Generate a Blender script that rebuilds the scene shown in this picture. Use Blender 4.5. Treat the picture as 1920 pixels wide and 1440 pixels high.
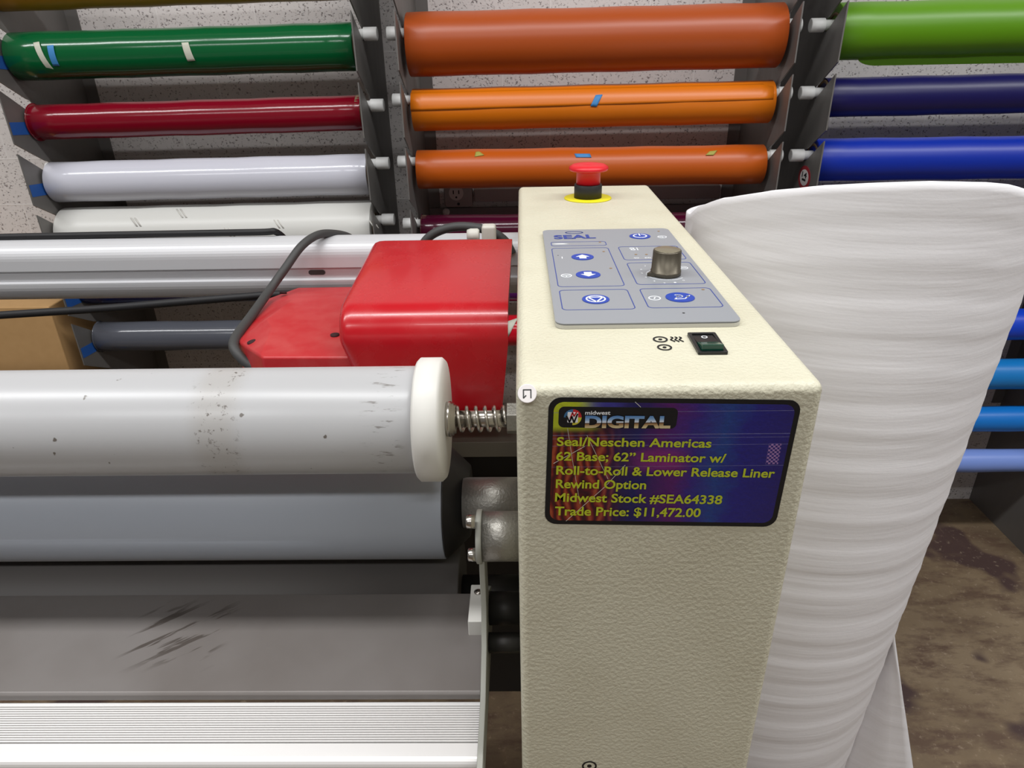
import bpy, bmesh, math, random
from mathutils import Vector, Matrix
random.seed(7)
scene = bpy.context.scene
for o in list(bpy.data.objects): bpy.data.objects.remove(o)
COL = scene.collection

# ------------------------------------------------------------------ camera
FPX = 1304.4                                   # focal length in pixels of a 1920 px wide frame
ZT = 1.0                                       # height of the cabinet top above the floor
CR = Vector((0.99978878, 0.01114018, -0.01727084))
CU = Vector((0.01057636, 0.44164578, 0.89712716))
CF = Vector((-0.01762176, 0.89712034, -0.44143467))
CP = Vector((0.00413486, -0.30204703, 0.15010408 + ZT))
cam_d = bpy.data.cameras.new('camera'); cam = bpy.data.objects.new('camera', cam_d); COL.objects.link(cam)
cam_d.sensor_width = 36; cam_d.lens = FPX / 1920 * 36; cam_d.clip_start = 0.01
cam.matrix_world = Matrix(((CR.x, CU.x, -CF.x, CP.x), (CR.y, CU.y, -CF.y, CP.y), (CR.z, CU.z, -CF.z, CP.z), (0, 0, 0, 1)))
scene.camera = cam
# ------------------------------------------------------------------ light
vs = scene.view_settings
scene.display_settings.display_device = 'sRGB'
vs.view_transform = 'Standard'; vs.look = 'None'; vs.gamma = 1; vs.use_curve_mapping = False
vs.exposure = -0.6
world = bpy.data.worlds.new('world'); scene.world = world; world.use_nodes = True
world.node_tree.nodes['Background'].inputs[0].default_value = (0.9, 0.95, 1, 1)
world.node_tree.nodes['Background'].inputs[1].default_value = 0.25
def area(x, y, z, sx, sy, power, col=(0.98, 0.99, 1.0)):
    l = bpy.data.lights.new('ceiling_lamp', 'AREA'); l.shape = 'RECTANGLE'; l.size = sx; l.size_y = sy
    l.energy = power; l.color = col
    o = bpy.data.objects.new('ceiling_lamp', l); o.location = (x, y, z); COL.objects.link(o); return o
for lx in (-2.0, -0.62, 0.76, 2.1):
    area(lx, -0.06, 2.66, 1.25, 0.16, 30)
for lx in (-1.6, 0.1, 1.8):
    area(lx, -1.6, 2.66, 1.2, 0.16, 22)

# ------------------------------------------------------------------ pixel -> place
def ray(px, py): return CR * ((px - 960) / FPX) - CU * ((py - 720) / FPX) + CF
def ony(px, py, Y):
    q = ray(px, py); return CP + q * ((Y - CP.y) / q.y)
def onz(px, py, Z):
    q = ray(px, py); return CP + q * ((Z + ZT - CP.z) / q.z)
def cylhit(px, py, yc, zc, R):
    q = ray(px, py); oy = CP.y - yc; oz = CP.z - zc
    a = q.y**2 + q.z**2; b = oy*q.y + oz*q.z; c = oy*oy + oz*oz - R*R
    D = max(b*b - a*c, 0); t = (-b - math.sqrt(D)) / a
    return CP + q * t

# ------------------------------------------------------------------ materials
def lin(c):
    return tuple(((v/255)/12.92 if v/255 <= 0.04045 else ((v/255+0.055)/1.055)**2.4) for v in c) + (1,)
MATS = {}
def mat(name, rgb, rough=0.5, metal=0, spec=0.5, coat=0, trans=0):
    if name in MATS: return MATS[name]
    m = bpy.data.materials.new(name); m.use_nodes = True
    b = m.node_tree.nodes['Principled BSDF']
    b.inputs['Base Color'].default_value = lin(rgb); b.inputs['Roughness'].default_value = rough
    b.inputs['Metallic'].default_value = metal; b.inputs['Specular IOR Level'].default_value = spec
    b.inputs['Coat Weight'].default_value = coat; b.inputs['Coat Roughness'].default_value = 0.08
    b.inputs['Transmission Weight'].default_value = trans
    MATS[name] = m; return m
class NT:
    def __init__(s, m):
        s.t = m.node_tree; s.b = s.t.nodes['Principled BSDF']; s.tc = s.t.nodes.new('ShaderNodeTexCoord')
    def n(s, typ, **kw):
        nd = s.t.nodes.new(typ)
        for k, v in kw.items():
            if k.startswith('i_'):
                key = k[2:]; key = int(key) if key.isdigit() else key.replace('_', ' ')
                nd.inputs[key].default_value = v
            else: setattr(nd, k, v)
        return nd
    def l(s, a, b): s.t.links.new(a, b)
    def coords(s, scale=(1, 1, 1), loc=(0, 0, 0), rot=(0, 0, 0)):
        mp = s.n('ShaderNodeMapping'); mp.inputs['Scale'].default_value = scale
        mp.inputs['Location'].default_value = loc; mp.inputs['Rotation'].default_value = rot
        s.l(s.tc.outputs['Object'], mp.inputs[0]); return mp.outputs[0]
    def noise(s, vec, scale, detail=3, rough=0.5):
        nd = s.n('ShaderNodeTexNoise'); nd.inputs['Scale'].default_value = scale
        nd.inputs['Detail'].default_value = detail; nd.inputs['Roughness'].default_value = rough
        s.l(vec, nd.inputs['Vector']); return nd.outputs['Fac']
    def ramp(s, fac, stops):
        r = s.n('ShaderNodeValToRGB'); e = r.color_ramp.elements
        while len(e) < len(stops): e.new(0.5)
        for el, (p, c) in zip(e, stops): el.position = p; el.color = c if len(c) == 4 else lin(c)
        s.l(fac, r.inputs[0]); return r.outputs[0]
    def mix(s, fac, a, b):
        m = s.n('ShaderNodeMix', data_type='RGBA')
        if isinstance(fac, (int, float)): m.inputs[0].default_value = fac
        else: s.l(fac, m.inputs[0])
        for sock, v in ((m.inputs[6], a), (m.inputs[7], b)):
            if isinstance(v, tuple): sock.default_value = v
            else: s.l(v, sock)
        return m.outputs[2]
    def math(s, op, a, b=0.0):
        m = s.n('ShaderNodeMath', operation=op)
        for i, v in enumerate((a, b)):
            if isinstance(v, (int, float)): m.inputs[i].default_value = v
            else: s.l(v, m.inputs[i])
        return m.outputs[0]
    def sep(s, vec):
        x = s.n('ShaderNodeSeparateXYZ'); s.l(vec, x.inputs[0]); return x.outputs
    def band(s, v, lo, hi, soft):
        a = s.n('ShaderNodeMapRange', interpolation_type='SMOOTHSTEP'); a.inputs[1].default_value = lo - soft; a.inputs[2].default_value = lo + soft
        b = s.n('ShaderNodeMapRange', interpolation_type='SMOOTHSTEP'); b.inputs[1].default_value = hi - soft; b.inputs[2].default_value = hi + soft
        b.inputs[3].default_value = 1; b.inputs[4].default_value = 0
        s.l(v, a.inputs[0]); s.l(v, b.inputs[0]); return s.math('MULTIPLY', a.outputs[0], b.outputs[0])
    def bump(s, h, strength, dist=0.001):
        b = s.n('ShaderNodeBump'); b.inputs['Strength'].default_value = strength; b.inputs['Distance'].default_value = dist
        s.l(h, b.inputs['Height']); s.l(b.outputs[0], s.b.inputs['Normal'])
W4 = (1, 1, 1, 1); K4 = (0, 0, 0, 1)

# cream powder coat of the cabinet
m = mat('cream_powder_coat', (205, 200, 180), 0.42); t = NT(m)
v = t.coords(); n1 = t.noise(v, 420, 2); n2 = t.noise(v, 14, 4)
t.l(t.mix(t.ramp(n2, [(0.45, K4), (0.8, W4)]), lin((206, 202, 180)), lin((196, 191, 168))), t.b.inputs['Base Color'])
t.bump(n1, 0.55, 0.0012)
# painted split-face concrete block
m = mat('painted_block', (200, 195, 195), 0.75); t = NT(m)
mp = t.coords(rot=(math.pi/2, 0, 0), loc=(0.035, 0.036, 0))
br = t.n('ShaderNodeTexBrick', offset=0.5); t.l(mp, br.inputs['Vector'])
for k, vv in (('Scale', 1.0), ('Mortar Size', 0.0022), ('Mortar Smooth', 0.4), ('Brick Width', 0.2), ('Row Height', 0.1)): br.inputs[k].default_value = vv
br.inputs['Color1'].default_value = lin((222, 216, 213)); br.inputs['Color2'].default_value = lin((217, 211, 208)); br.inputs['Mortar'].default_value = lin((226, 221, 218))
v = t.coords()
sp = t.noise(v, 240, 2, 0.6); spk = t.ramp(sp, [(0.57, K4), (0.70, W4)])
sp2 = t.noise(v, 60, 3, 0.6); spk2 = t.ramp(sp2, [(0.36, K4), (0.55, W4)])
sm = t.n('ShaderNodeMath', operation='MULTIPLY'); t.l(spk, sm.inputs[0]); t.l(spk2, sm.inputs[1])
nm = t.math('MULTIPLY', sm.outputs[0], t.math('SUBTRACT', 1.0, br.outputs['Fac']))
t.l(t.mix(nm, br.outputs['Color'], lin((128, 119, 118))), t.b.inputs['Base Color'])
hh = t.math('SUBTRACT', t.math('MULTIPLY', br.outputs['Fac'], 0.25), nm); t.bump(hh, 0.5, 0.002)
# worn concrete floor
m = mat('stained_concrete', (110, 90, 70), 0.55); t = NT(m)
v = t.coords(); a = t.noise(v, 2.2, 6, 0.6); b = t.noise(t.coords(scale=(1, 2.5, 1)), 9, 6, 0.7); c = t.noise(v, 5, 3, 0.5)
base = t.ramp(a, [(0.3, (88, 72, 60)), (0.5, (124, 106, 82)), (0.7, (148, 130, 104))])
base = t.mix(t.ramp(b, [(0.46, K4), (0.62, W4)]), base, lin((98, 78, 62)))
base = t.mix(t.ramp(c, [(0.58, K4), (0.63, W4)]), base, lin((74, 56, 52)))
fine = t.noise(v, 70, 4, 0.7)
base = t.mix(t.math('MULTIPLY', t.ramp(fine, [(0.58, K4), (0.72, W4)]), 0.5), base, lin((176, 158, 134)))
t.l(base, t.b.inputs['Base Color']); t.bump(fine, 0.2, 0.001)
mat('plain_wall', (140, 137, 133), 0.8); mat('ceiling_white', (215, 213, 208), 0.9)
# metals
def brushed(name, rgb, rough, metal, scale=(3, 300, 300), var=0.12):
    m = mat(name, rgb, rough, metal); t = NT(m); n = t.noise(t.coords(scale=scale), 1.0, 4, 0.6)
    r = t.n('ShaderNodeMapRange'); r.inputs[3].default_value = rough - var; r.inputs[4].default_value = rough + var
    t.l(n, r.inputs[0]); t.l(r.outputs[0], t.b.inputs['Roughness']); return m
brushed('rack_steel', (124, 121, 118), 0.5, 0.5, (2, 60, 2))
brushed('rail_aluminium', (196, 196, 198), 0.42, 0.15)
brushed('ribbed_aluminium', (238, 236, 234), 0.38, 0.2, (6, 120, 120))
mat('groove_shade', (70, 66, 62), 0.8); mat('bright_steel', (190, 185, 178), 0.25, 1.0); mat('cast_steel', (150, 147, 140), 0.45, 0.8)
t = NT(MATS['cast_steel']); t.bump(t.noise(t.coords(), 500, 3), 0.4, 0.001)
mat('dark_steel', (52, 50, 48), 0.5, 0.5); mat('machine_gray', (150, 150, 142), 0.5); mat('inner_dark', (38, 36, 36), 0.7)
mat('beige_paint', (150, 143, 128), 0.5)
# tray grey with scuffs
m = mat('tray_gray', (140, 134, 130), 0.42, 0.25); t = NT(m); v = t.coords(); X = t.sep(v)
scx = t.band(X[0], -0.305, -0.235, 0.01); scy = t.band(X[1], 0.075, 0.13, 0.012)
mq = t.n('ShaderNodeMapping'); t.l(t.coords(rot=(0, 0, -0.62)), mq.inputs[0]); mq.inputs['Scale'].default_value = (22, 190, 1)
str_ = t.noise(mq.outputs[0], 1.0, 3, 0.55)
f = t.math('MULTIPLY', t.math('MULTIPLY', scx, scy), t.ramp(str_, [(0.55, K4), (0.60, W4)]))
dirt = t.noise(v, 9, 4)
bc = t.mix(t.ramp(dirt, [(0.4, K4), (0.7, W4)]), lin((122, 117, 114)), lin((110, 104, 100)))
t.l(t.mix(f, bc, lin((78, 71, 66))), t.b.inputs['Base Color'])
# supply tube, off white with scuff band
m = mat('tube_white', (206, 206, 206), 0.3); t = NT(m); v = t.coords(); X = t.sep(v)
bd = t.band(X[0], -0.218, -0.19, 0.008); nz = t.noise(v, 190, 4, 0.75)
f1 = t.math('MULTIPLY', bd, t.ramp(nz, [(0.58, K4), (0.66, W4)]))
bd2 = t.band(X[0], -0.102, -0.08, 0.006); nz2 = t.noise(t.coords(scale=(60, 300, 300)), 1.0, 3, 0.7)
f2 = t.math('MULTIPLY', bd2, t.ramp(nz2, [(0.58, K4), (0.66, W4)]))
sp = t.ramp(t.noise(v, 120, 2), [(0.74, K4), (0.77, W4)])
fs = t.math('MAXIMUM', t.math('MAXIMUM', f1, t.math('MULTIPLY', f2, 0.7)), sp)
soil = t.math('MULTIPLY', bd, 0.35)
bc = t.mix(soil, lin((178, 178, 179)), lin((156, 149, 139)))
t.l(t.mix(fs, bc, lin((104, 98, 92))), t.b.inputs['Base Color'])
mat('nylon_white', (216, 214, 208), 0.45); mat('roller_gray', (172, 178, 188), 0.42); mat('roller_dark', (98, 94, 92), 0.5)
# red covers, dusty
m = mat('red_plastic', (190, 20, 30), 0.25, coat=0.2); t = NT(m); v = t.coords()
dz = t.noise(v, 25, 5, 0.6); ds = t.noise(v, 600, 2)
f = t.math('MULTIPLY', t.ramp(dz, [(0.42, K4), (0.75, W4)]), 0.14)
t.l(t.mix(f, lin((180, 16, 28)), lin((186, 76, 72))), t.b.inputs['Base Color'])
r = t.n('ShaderNodeMapRange'); r.inputs[3].default_value = 0.14; r.inputs[4].default_value = 0.4; t.l(dz, r.inputs[0]); t.l(r.outputs[0], t.b.inputs['Roughness'])
m = mat('red_dusty', (178, 30, 36), 0.42); t = NT(m); v = t.coords(); dz = t.noise(v, 40, 5, 0.65)
t.l(t.mix(t.math('MULTIPLY', t.ramp(dz, [(0.35, K4), (0.75, W4)]), 0.4), lin((180, 26, 34)), lin((192, 96, 90))), t.b.inputs['Base Color'])
mat('hole_dark', (48, 8, 12), 0.8); mat('rubber_black', (28, 28, 29), 0.55); mat('rubber_gray', (58, 58, 57), 0.6); mat('cord_black', (14, 13, 16), 0.6)
mat('connector_white', (200, 198, 188), 0.5)
mat('stop_red', (212, 22, 36), 0.4); mat('stop_yellow', (226, 212, 20), 0.5)
mat('panel_gray', (142, 145, 150), 0.4); mat('panel_edge', (60, 62, 66), 0.5); mat('panel_base', (190, 188, 180), 0.4)
mat('panel_blue', (18, 60, 160), 0.4); mat('panel_line', (40, 62, 140), 0.5); mat('ink_white', (232, 234, 236), 0.5); mat('ink_black', (16, 16, 20), 0.5)
mat('led_amber', (150, 122, 88), 0.4)
brushed('knob_bronze', (96, 90, 78), 0.38, 0.7, (300, 300, 4)); mat('knob_cap', (150, 143, 122), 0.4, 0.6)
mat('switch_black', (14, 15, 16), 0.35); mat('switch_green', (10, 66, 52), 0.15)
m = mat('foam_white', (236, 234, 236), 0.8, spec=0.2); t = NT(m)
w = t.noise(t.coords(scale=(3, 3, 55)), 1.0, 3, 0.55); g = t.noise(t.coords(scale=(160, 160, 420)), 1.0, 3, 0.7)
t.bump(t.math('ADD', w, t.math('MULTIPLY', g, 0.12)), 0.22, 0.004)
m = mat('cardboard', (178, 140, 92), 0.8); t = NT(m); t.l(t.mix(t.noise(t.coords(), 60, 4), lin((172, 134, 86)), lin((184, 146, 98))), t.b.inputs['Base Color'])
mat('print_faint', (200, 197, 190), 0.6); mat('tape_blue', (30, 84, 160), 0.6); mat('tape_light_blue', (60, 130, 190), 0.6); mat('tape_white', (196, 196, 180), 0.6); mat('tape_yellow', (160, 155, 70), 0.6)
mat('outlet_plate', (150, 142, 140), 0.45, 0.4); mat('outlet_face', (196, 190, 188), 0.5)
mat('dowel_white', (224, 224, 222), 0.5); mat('core_brown', (120, 98, 74), 0.8); mat('sticker_red', (160, 40, 50), 0.5); mat('sticker_white', (224, 218, 216), 0.5)
def vinyl(name, rgb, gloss):
    m = mat('vinyl_' + name, rgb, 0.16 if gloss else 0.36)
    t = NT(m); n = t.noise(t.coords(scale=(1.5, 8, 8)), 1.0, 2); t.bump(n, 0.12, 0.004); return m
# ------------------------------------------------------------------ mesh helpers
class MB:
    def __init__(s): s.v = []; s.f = []; s.mi = []; s.sm = []
    def add(s, vs, fs, mi=0, smooth=False):
        k = len(s.v); s.v += [tuple(p) for p in vs]
        for f in fs: s.f.append([i + k for i in f]); s.mi.append(mi); s.sm.append(smooth)
        return s
    def box(s, x0, x1, y0, y1, z0, z1, mi=0):
        vs = [(x, y, z) for z in (z0, z1) for y in (y0, y1) for x in (x0, x1)]
        return s.add(vs, [(0, 2, 3, 1), (4, 5, 7, 6), (0, 1, 5, 4), (2, 6, 7, 3), (0, 4, 6, 2), (1, 3, 7, 5)], mi)
    def prism(s, pts, d, mi=0, smooth=False):      # planar polygon pts (3D) extruded by vector d
        n = len(pts); d = Vector(d); a = [Vector(p) for p in pts]; b = [p + d for p in a]
        s.add(a + b, [list(range(n))[::-1], list(range(n, 2*n))], mi)
        s.add(a + b, [(i, (i+1) % n, n + (i+1) % n, n + i) for i in range(n)], mi, smooth); return s
    def rings(s, rs, mi=0, smooth=True, cap=True, closed=True):
        n = len(rs[0]); vs = [p for r in rs for p in r]; fs = []
        for k in range(len(rs) - 1):
            for i in range(n if closed else n - 1):
                j = (i + 1) % n; fs.append((k*n + i, k*n + j, (k+1)*n + j, (k+1)*n + i))
        s.add(vs, fs, mi, smooth)
        if cap and closed:
            s.add(rs[0], [list(range(n))[::-1]], mi); s.add(rs[-1], [list(range(n))], mi)
        return s
    def lathe(s, prof, p0, axis, mi=0, n=48, smooth=True, cap=True):   # prof: (along, radius)
        ax = Vector(axis).normalized(); h = Vector((0, 0, 1)) if abs(ax.z) < 0.9 else Vector((0, 1, 0))
        e1 = ax.cross(h).normalized(); e2 = ax.cross(e1); p0 = Vector(p0)
        rs = [[p0 + ax*a + (e1*math.cos(2*math.pi*i/n) + e2*math.sin(2*math.pi*i/n))*r for i in range(n)] for a, r in prof]
        k = len(s.f); s.rings(rs, mi, smooth, cap); return s
    def tube(s, pts, r, mi=0, n=12):
        pts = [Vector(p) for p in pts]; rs = []; up = Vector((0.3, 0.2, 1)).normalized()
        for i, p in enumerate(pts):
            tg = (pts[min(i+1, len(pts)-1)] - pts[max(i-1, 0)]).normalized()
            a = tg.cross(up).normalized(); b = tg.cross(a)
            rs.append([p + (a*math.cos(2*math.pi*j/n) + b*math.sin(2*math.pi*j/n))*r for j in range(n)])
        return s.rings(rs, mi, True)
    def build(s, name, mats, parent=None, bevel=0, seg=2, angle=40, sub=0, label=None):
        me = bpy.data.meshes.new(name); me.from_pydata(s.v, [], s.f)
        for i, p in enumerate(me.polygons): p.material_index = s.mi[i]; p.use_smooth = s.sm[i]
        for k in (mats if isinstance(mats, (list, tuple)) else [mats]): me.materials.append(MATS[k])
        bm = bmesh.new(); bm.from_mesh(me); bmesh.ops.remove_doubles(bm, verts=bm.verts, dist=1e-6)
        bmesh.ops.recalc_face_normals(bm, faces=bm.faces); bm.to_mesh(me); bm.free()
        o = bpy.data.objects.new(name, me); COL.objects.link(o)
        if parent: o.parent = parent; o.matrix_parent_inverse = parent_inv(parent)
        if bevel:
            b = o.modifiers.new('bevel', 'BEVEL'); b.width = bevel; b.segments = seg; b.limit_method = 'ANGLE'; b.angle_limit = math.radians(angle)
            b.harden_normals = False
            for p in me.polygons: p.use_smooth = True
            w = o.modifiers.new('wn', 'WEIGHTED_NORMAL'); w.keep_sharp = True
        if label: o['label'] = label
        return o
def parent_inv(p):                      # part meshes carry world coordinates, only the top Empty is offset
    return Matrix.Translation(p.location).inverted() if p.type == 'EMPTY' else Matrix()
def tag(o, label, cat, group=None):
    o['label'] = label; o['category'] = cat
    if group: o['group'] = group
    return o
def thing(name, loc, label, cat, group=None):
    o = bpy.data.objects.new(name, None); o.empty_display_size = 0.05; o.location = loc; COL.objects.link(o)
    return tag(o, label, cat, group)
def struct(name, mb, mt):
    o = mb.build(name, mt); o['kind'] = 'structure'; return o
def rrect(w, h, r, n=6):
    r = min(r, w/2 - 1e-5, h/2 - 1e-5); out = []
    for cx, cy, a0 in ((w/2 - r, h/2 - r, 0), (-w/2 + r, h/2 - r, 90), (-w/2 + r, -h/2 + r, 180), (w/2 - r, -h/2 + r, 270)):
        for i in range(n + 1):
            a = math.radians(a0 + 90*i/n); out.append((cx + r*math.cos(a), cy + r*math.sin(a)))
    return out
def smooth_path(pts, n=8):
    pts = [Vector(p) for p in pts]; out = []
    for i in range(len(pts) - 1):
        p0 = pts[max(i-1, 0)]; p1 = pts[i]; p2 = pts[i+1]; p3 = pts[min(i+2, len(pts)-1)]
        for k in range(n):
            u = k/n; out.append(0.5*((2*p1) + (p2-p0)*u + (2*p0-5*p1+4*p2-p3)*u*u + (3*p1-p0-3*p2+p3)*u**3))
    return out + [pts[-1]]
def quad_pt(q, u, v):                 # q = TL, TR, BR, BL
    return (q[0]*(1-u) + q[1]*u)*(1-v) + (q[3]*(1-u) + q[2]*u)*v
class Plane2:                          # a local 2D frame on a flat face, for graphics
    def __init__(s, o, ux, uy): s.o = Vector(o); s.ux = Vector(ux).normalized(); s.uy = Vector(uy).normalized(); s.n = s.ux.cross(s.uy)
    def p(s, x, y, h=0): return s.o + s.ux*x + s.uy*y + s.n*h
    def xy(s, P): d = P - s.o; return d.dot(s.ux), d.dot(s.uy)
    def poly(s, mb, pts, h0, h1, mi=0): mb.prism([s.p(x, y, h0) for x, y in pts], s.n*(h1 - h0), mi); return mb
    def disc(s, mb, c, r, h0, h1, mi=0, n=32, ry=None):
        ry = ry or r; return s.poly(mb, [(c[0] + r*math.cos(2*math.pi*i/n), c[1] + ry*math.sin(2*math.pi*i/n)) for i in range(n)], h0, h1, mi)
    def ring(s, mb, pts_o, pts_i, h0, h1, mi=0):
        n = len(pts_o)
        rs = [[s.p(*a, h1) for a in pts_o], [s.p(*a, h1) for a in pts_i]]
        mb.rings(rs, mi, False, cap=False); mb.rings([[s.p(*a, h0) for a in pts_o], [s.p(*a, h1) for a in pts_o]], mi, False, cap=False)
        mb.rings([[s.p(*a, h1) for a in pts_i], [s.p(*a, h0) for a in pts_i]], mi, False, cap=False); return mb
    def circ(s, c, r, n=32, ry=None): ry = ry or r; return [(c[0] + r*math.cos(2*math.pi*i/n), c[1] + ry*math.sin(2*math.pi*i/n)) for i in range(n)]
    def annulus(s, mb, c, r, w, h0, h1, mi=0): return s.ring(mb, s.circ(c, r), s.circ(c, r - w), h0, h1, mi)
    def line(s, mb, pts, w, h0, h1, mi=0):
        for (a, b) in zip(pts[:-1], pts[1:]):
            d = Vector((b[0]-a[0], b[1]-a[1])); 
            if d.length < 1e-7: continue
            d.normalize(); q = Vector((-d.y, d.x))*w/2; e = d*w*0.25
            s.poly(mb, [(a[0]-e.x+q.x, a[1]-e.y+q.y), (a[0]-e.x-q.x, a[1]-e.y-q.y), (b[0]+e.x-q.x, b[1]+e.y-q.y), (b[0]+e.x+q.x, b[1]+e.y+q.y)], h0, h1, mi)
        return mb
_CAP = []
def text_geo(string, bold=0.0):
    cu = bpy.data.curves.new('txt', 'FONT'); cu.body = string; cu.size = 1; cu.offset = bold; cu.resolution_u = 4
    o = bpy.data.objects.new('txt', cu); COL.objects.link(o)
    dg = bpy.context.evaluated_depsgraph_get(); me = bpy.data.meshes.new_from_object(o.evaluated_get(dg))
    vs = [tuple(v.co) for v in me.vertices]; fs = [list(p.vertices) for p in me.polygons]
    bpy.data.objects.remove(o); bpy.data.curves.remove(cu); bpy.data.meshes.remove(me); return vs, fs
def write(fr, string, a, b, cap, mt, parent, bold=0.02, h=0.0003, name='lettering', shear=0.0):
    # baseline from a to b (2D in frame fr), cap height cap
    if not _CAP: _CAP.append(max(v[1] for v in text_geo('H')[0]))
    vs, fs = text_geo(string, bold); x0 = min(v[0] for v in vs); x1 = max(v[0] for v in vs)
    A = Vector(a); B = Vector(b); L = (B - A).length; d = (B - A)/L; e = Vector((-d.y, d.x))
    mb = MB(); out = []
    for v in vs:
        yy = v[1]/_CAP[0]*cap; q = A + d*((v[0]-x0)/(x1-x0)*L + shear*yy) + e*yy; out.append(fr.p(q.x, q.y, h))
    mb.add(out, fs); return mb.build(name, mt, parent)

# ------------------------------------------------------------------ room
YW = 1.29
struct('floor', MB().box(-3, 3, -3, YW, -0.05, 0), 'stained_concrete')
struct('wall_back', MB().box(-3, 3, YW, YW + 0.1, 0, 2.7), 'painted_block')
struct('wall_left', MB().box(-3.1, -3, -3, YW, 0, 2.7), 'plain_wall')
struct('wall_right', MB().box(3, 3.1, -3, YW, 0, 2.7), 'plain_wall')
struct('wall_front', MB().box(-3, 3, -3.1, -3, 0, 2.7), 'plain_wall')
struct('ceiling', MB().box(-3, 3, -3, YW, 2.7, 2.75), 'ceiling_white')

# ------------------------------------------------------------------ racks on the wall
YF, YA = 1.02, 1.095
PEG = [0.167 + ZT - 0.111*i for i in range(-1, 9)]          # axle heights, row 0 is the top one
def rackplate(x, flange, parent):
    pts = [(YF, ZT + 0.42), (YF + 0.0, PEG[0] + 0.045 + 0.008)]
    for z in PEG:
        zo = z + 0.045; c = (YA, z); r = 0.0125
        if z != PEG[0]: pts.append((YF, zo + 0.008))
        pts += [(YA - 0.004, z + 0.0135), (YA + 0.006, z + 0.010), (YA + 0.0115, z), (YA + 0.006, z - 0.010), (YA - 0.003, z - 0.011), (YA - 0.012, z - 0.006)]
        pts.append((YF, zo - 0.010))
    pts += [(YF, 0.0), (YW, 0.0), (YW, ZT + 0.42)]
    mb = MB().prism([(x - 0.0012, y, z) for y, z in pts], (0.0024, 0, 0))
    p = mb.build('side_plate', 'rack_steel', parent)
    if flange:
        a, b = sorted((x, x + flange)); MB().box(a, b, YW - 0.003, YW, 0.3, ZT + 0.42).build('flange', 'rack_steel', p)
    return p
XLL, XL, XM, XR1, XR2, XRR = -0.922, -0.281, -0.208, 0.475, 0.549, 1.226
racks = []
for xa, xb, lab in ((XLL, XL, 'grey steel wall rack holding the green, dark red and white vinyl rolls at left'),
                    (XM, XR1, 'grey steel wall rack holding the three orange vinyl rolls behind the machine'),
                    (XR2, XRR, 'grey steel wall rack holding the lime and blue vinyl rolls at right')):
    t = thing('wall_rack', ((xa+xb)/2, YW, 0), lab, 'rack', 'steel vinyl racks on the block wall'); racks.append(t)
    p1 = rackplate(xa, 0.026, t); p2 = rackplate(xb, -0.026, t); t['plates'] = 2
    del t['plates']
    zr = ony(900, 405, YW - 0.006).z
    MB().box(xa + 0.002, xb - 0.002, YW - 0.012, YW - 0.003, zr - 0.012, zr + 0.02).build('cross_rail', 'rack_steel', t)
    for xx in (xa + 0.04, xb - 0.04):
        MB().lathe([(0, 0.008), (0.002, 0.008), (0.0021, 0.003)], (xx, YW - 0.012, zr + 0.012), (0, -1, 0), n=20).build('washer', 'sticker_white', t)
    if xa == XLL:
        for i, z in enumerate(PEG[:8]):     # blue masking tape markers on the inside of the left plate
            zc = z - 0.018; fr = Plane2((xa + 0.0012, YF + 0.025, zc - 0.015), (0, 1, 0), (0, 0, 1))
            mb = MB(); fr.poly(mb, [(-0.022, -0.010), (0.026, -0.014), (0.026, 0.008), (-0.022, 0.012)], 0.0001, 0.0005)
            mb.build('tape', 'tape_blue', p1)
    if xa == XR2:
        P = ony(1508, 333, 0); k = (xa - 0.0013 - CP.x)
        q = ray(1508, 333); P = CP + q*(k/q.x)
        fr = Plane2((xa - 0.0012, P.y, P.z), (0, -1, 0), (0, 0, 1)); mb = MB()
        fr.disc(mb, (0, 0), 0.030, 0.0001, 0.0004, 0, ry=0.022); fr.disc(mb, (0, 0), 0.021, 0.0004, 0.0006, 1, ry=0.015)
        o = mb.build('round_sticker', ['sticker_red', 'sticker_white'], p1)
        mb = MB()
        write(fr, '14', (-0.012, 0.0), (0.012, 0.0), 0.010, 'ink_black', p1, 0.02, 0.0008)
        fr.line(mb, [(-0.008, -0.004), (0.008, -0.004)], 0.004, 0.0006, 0.0008); mb.build('sticker_mark', 'ink_black', p1)

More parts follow.
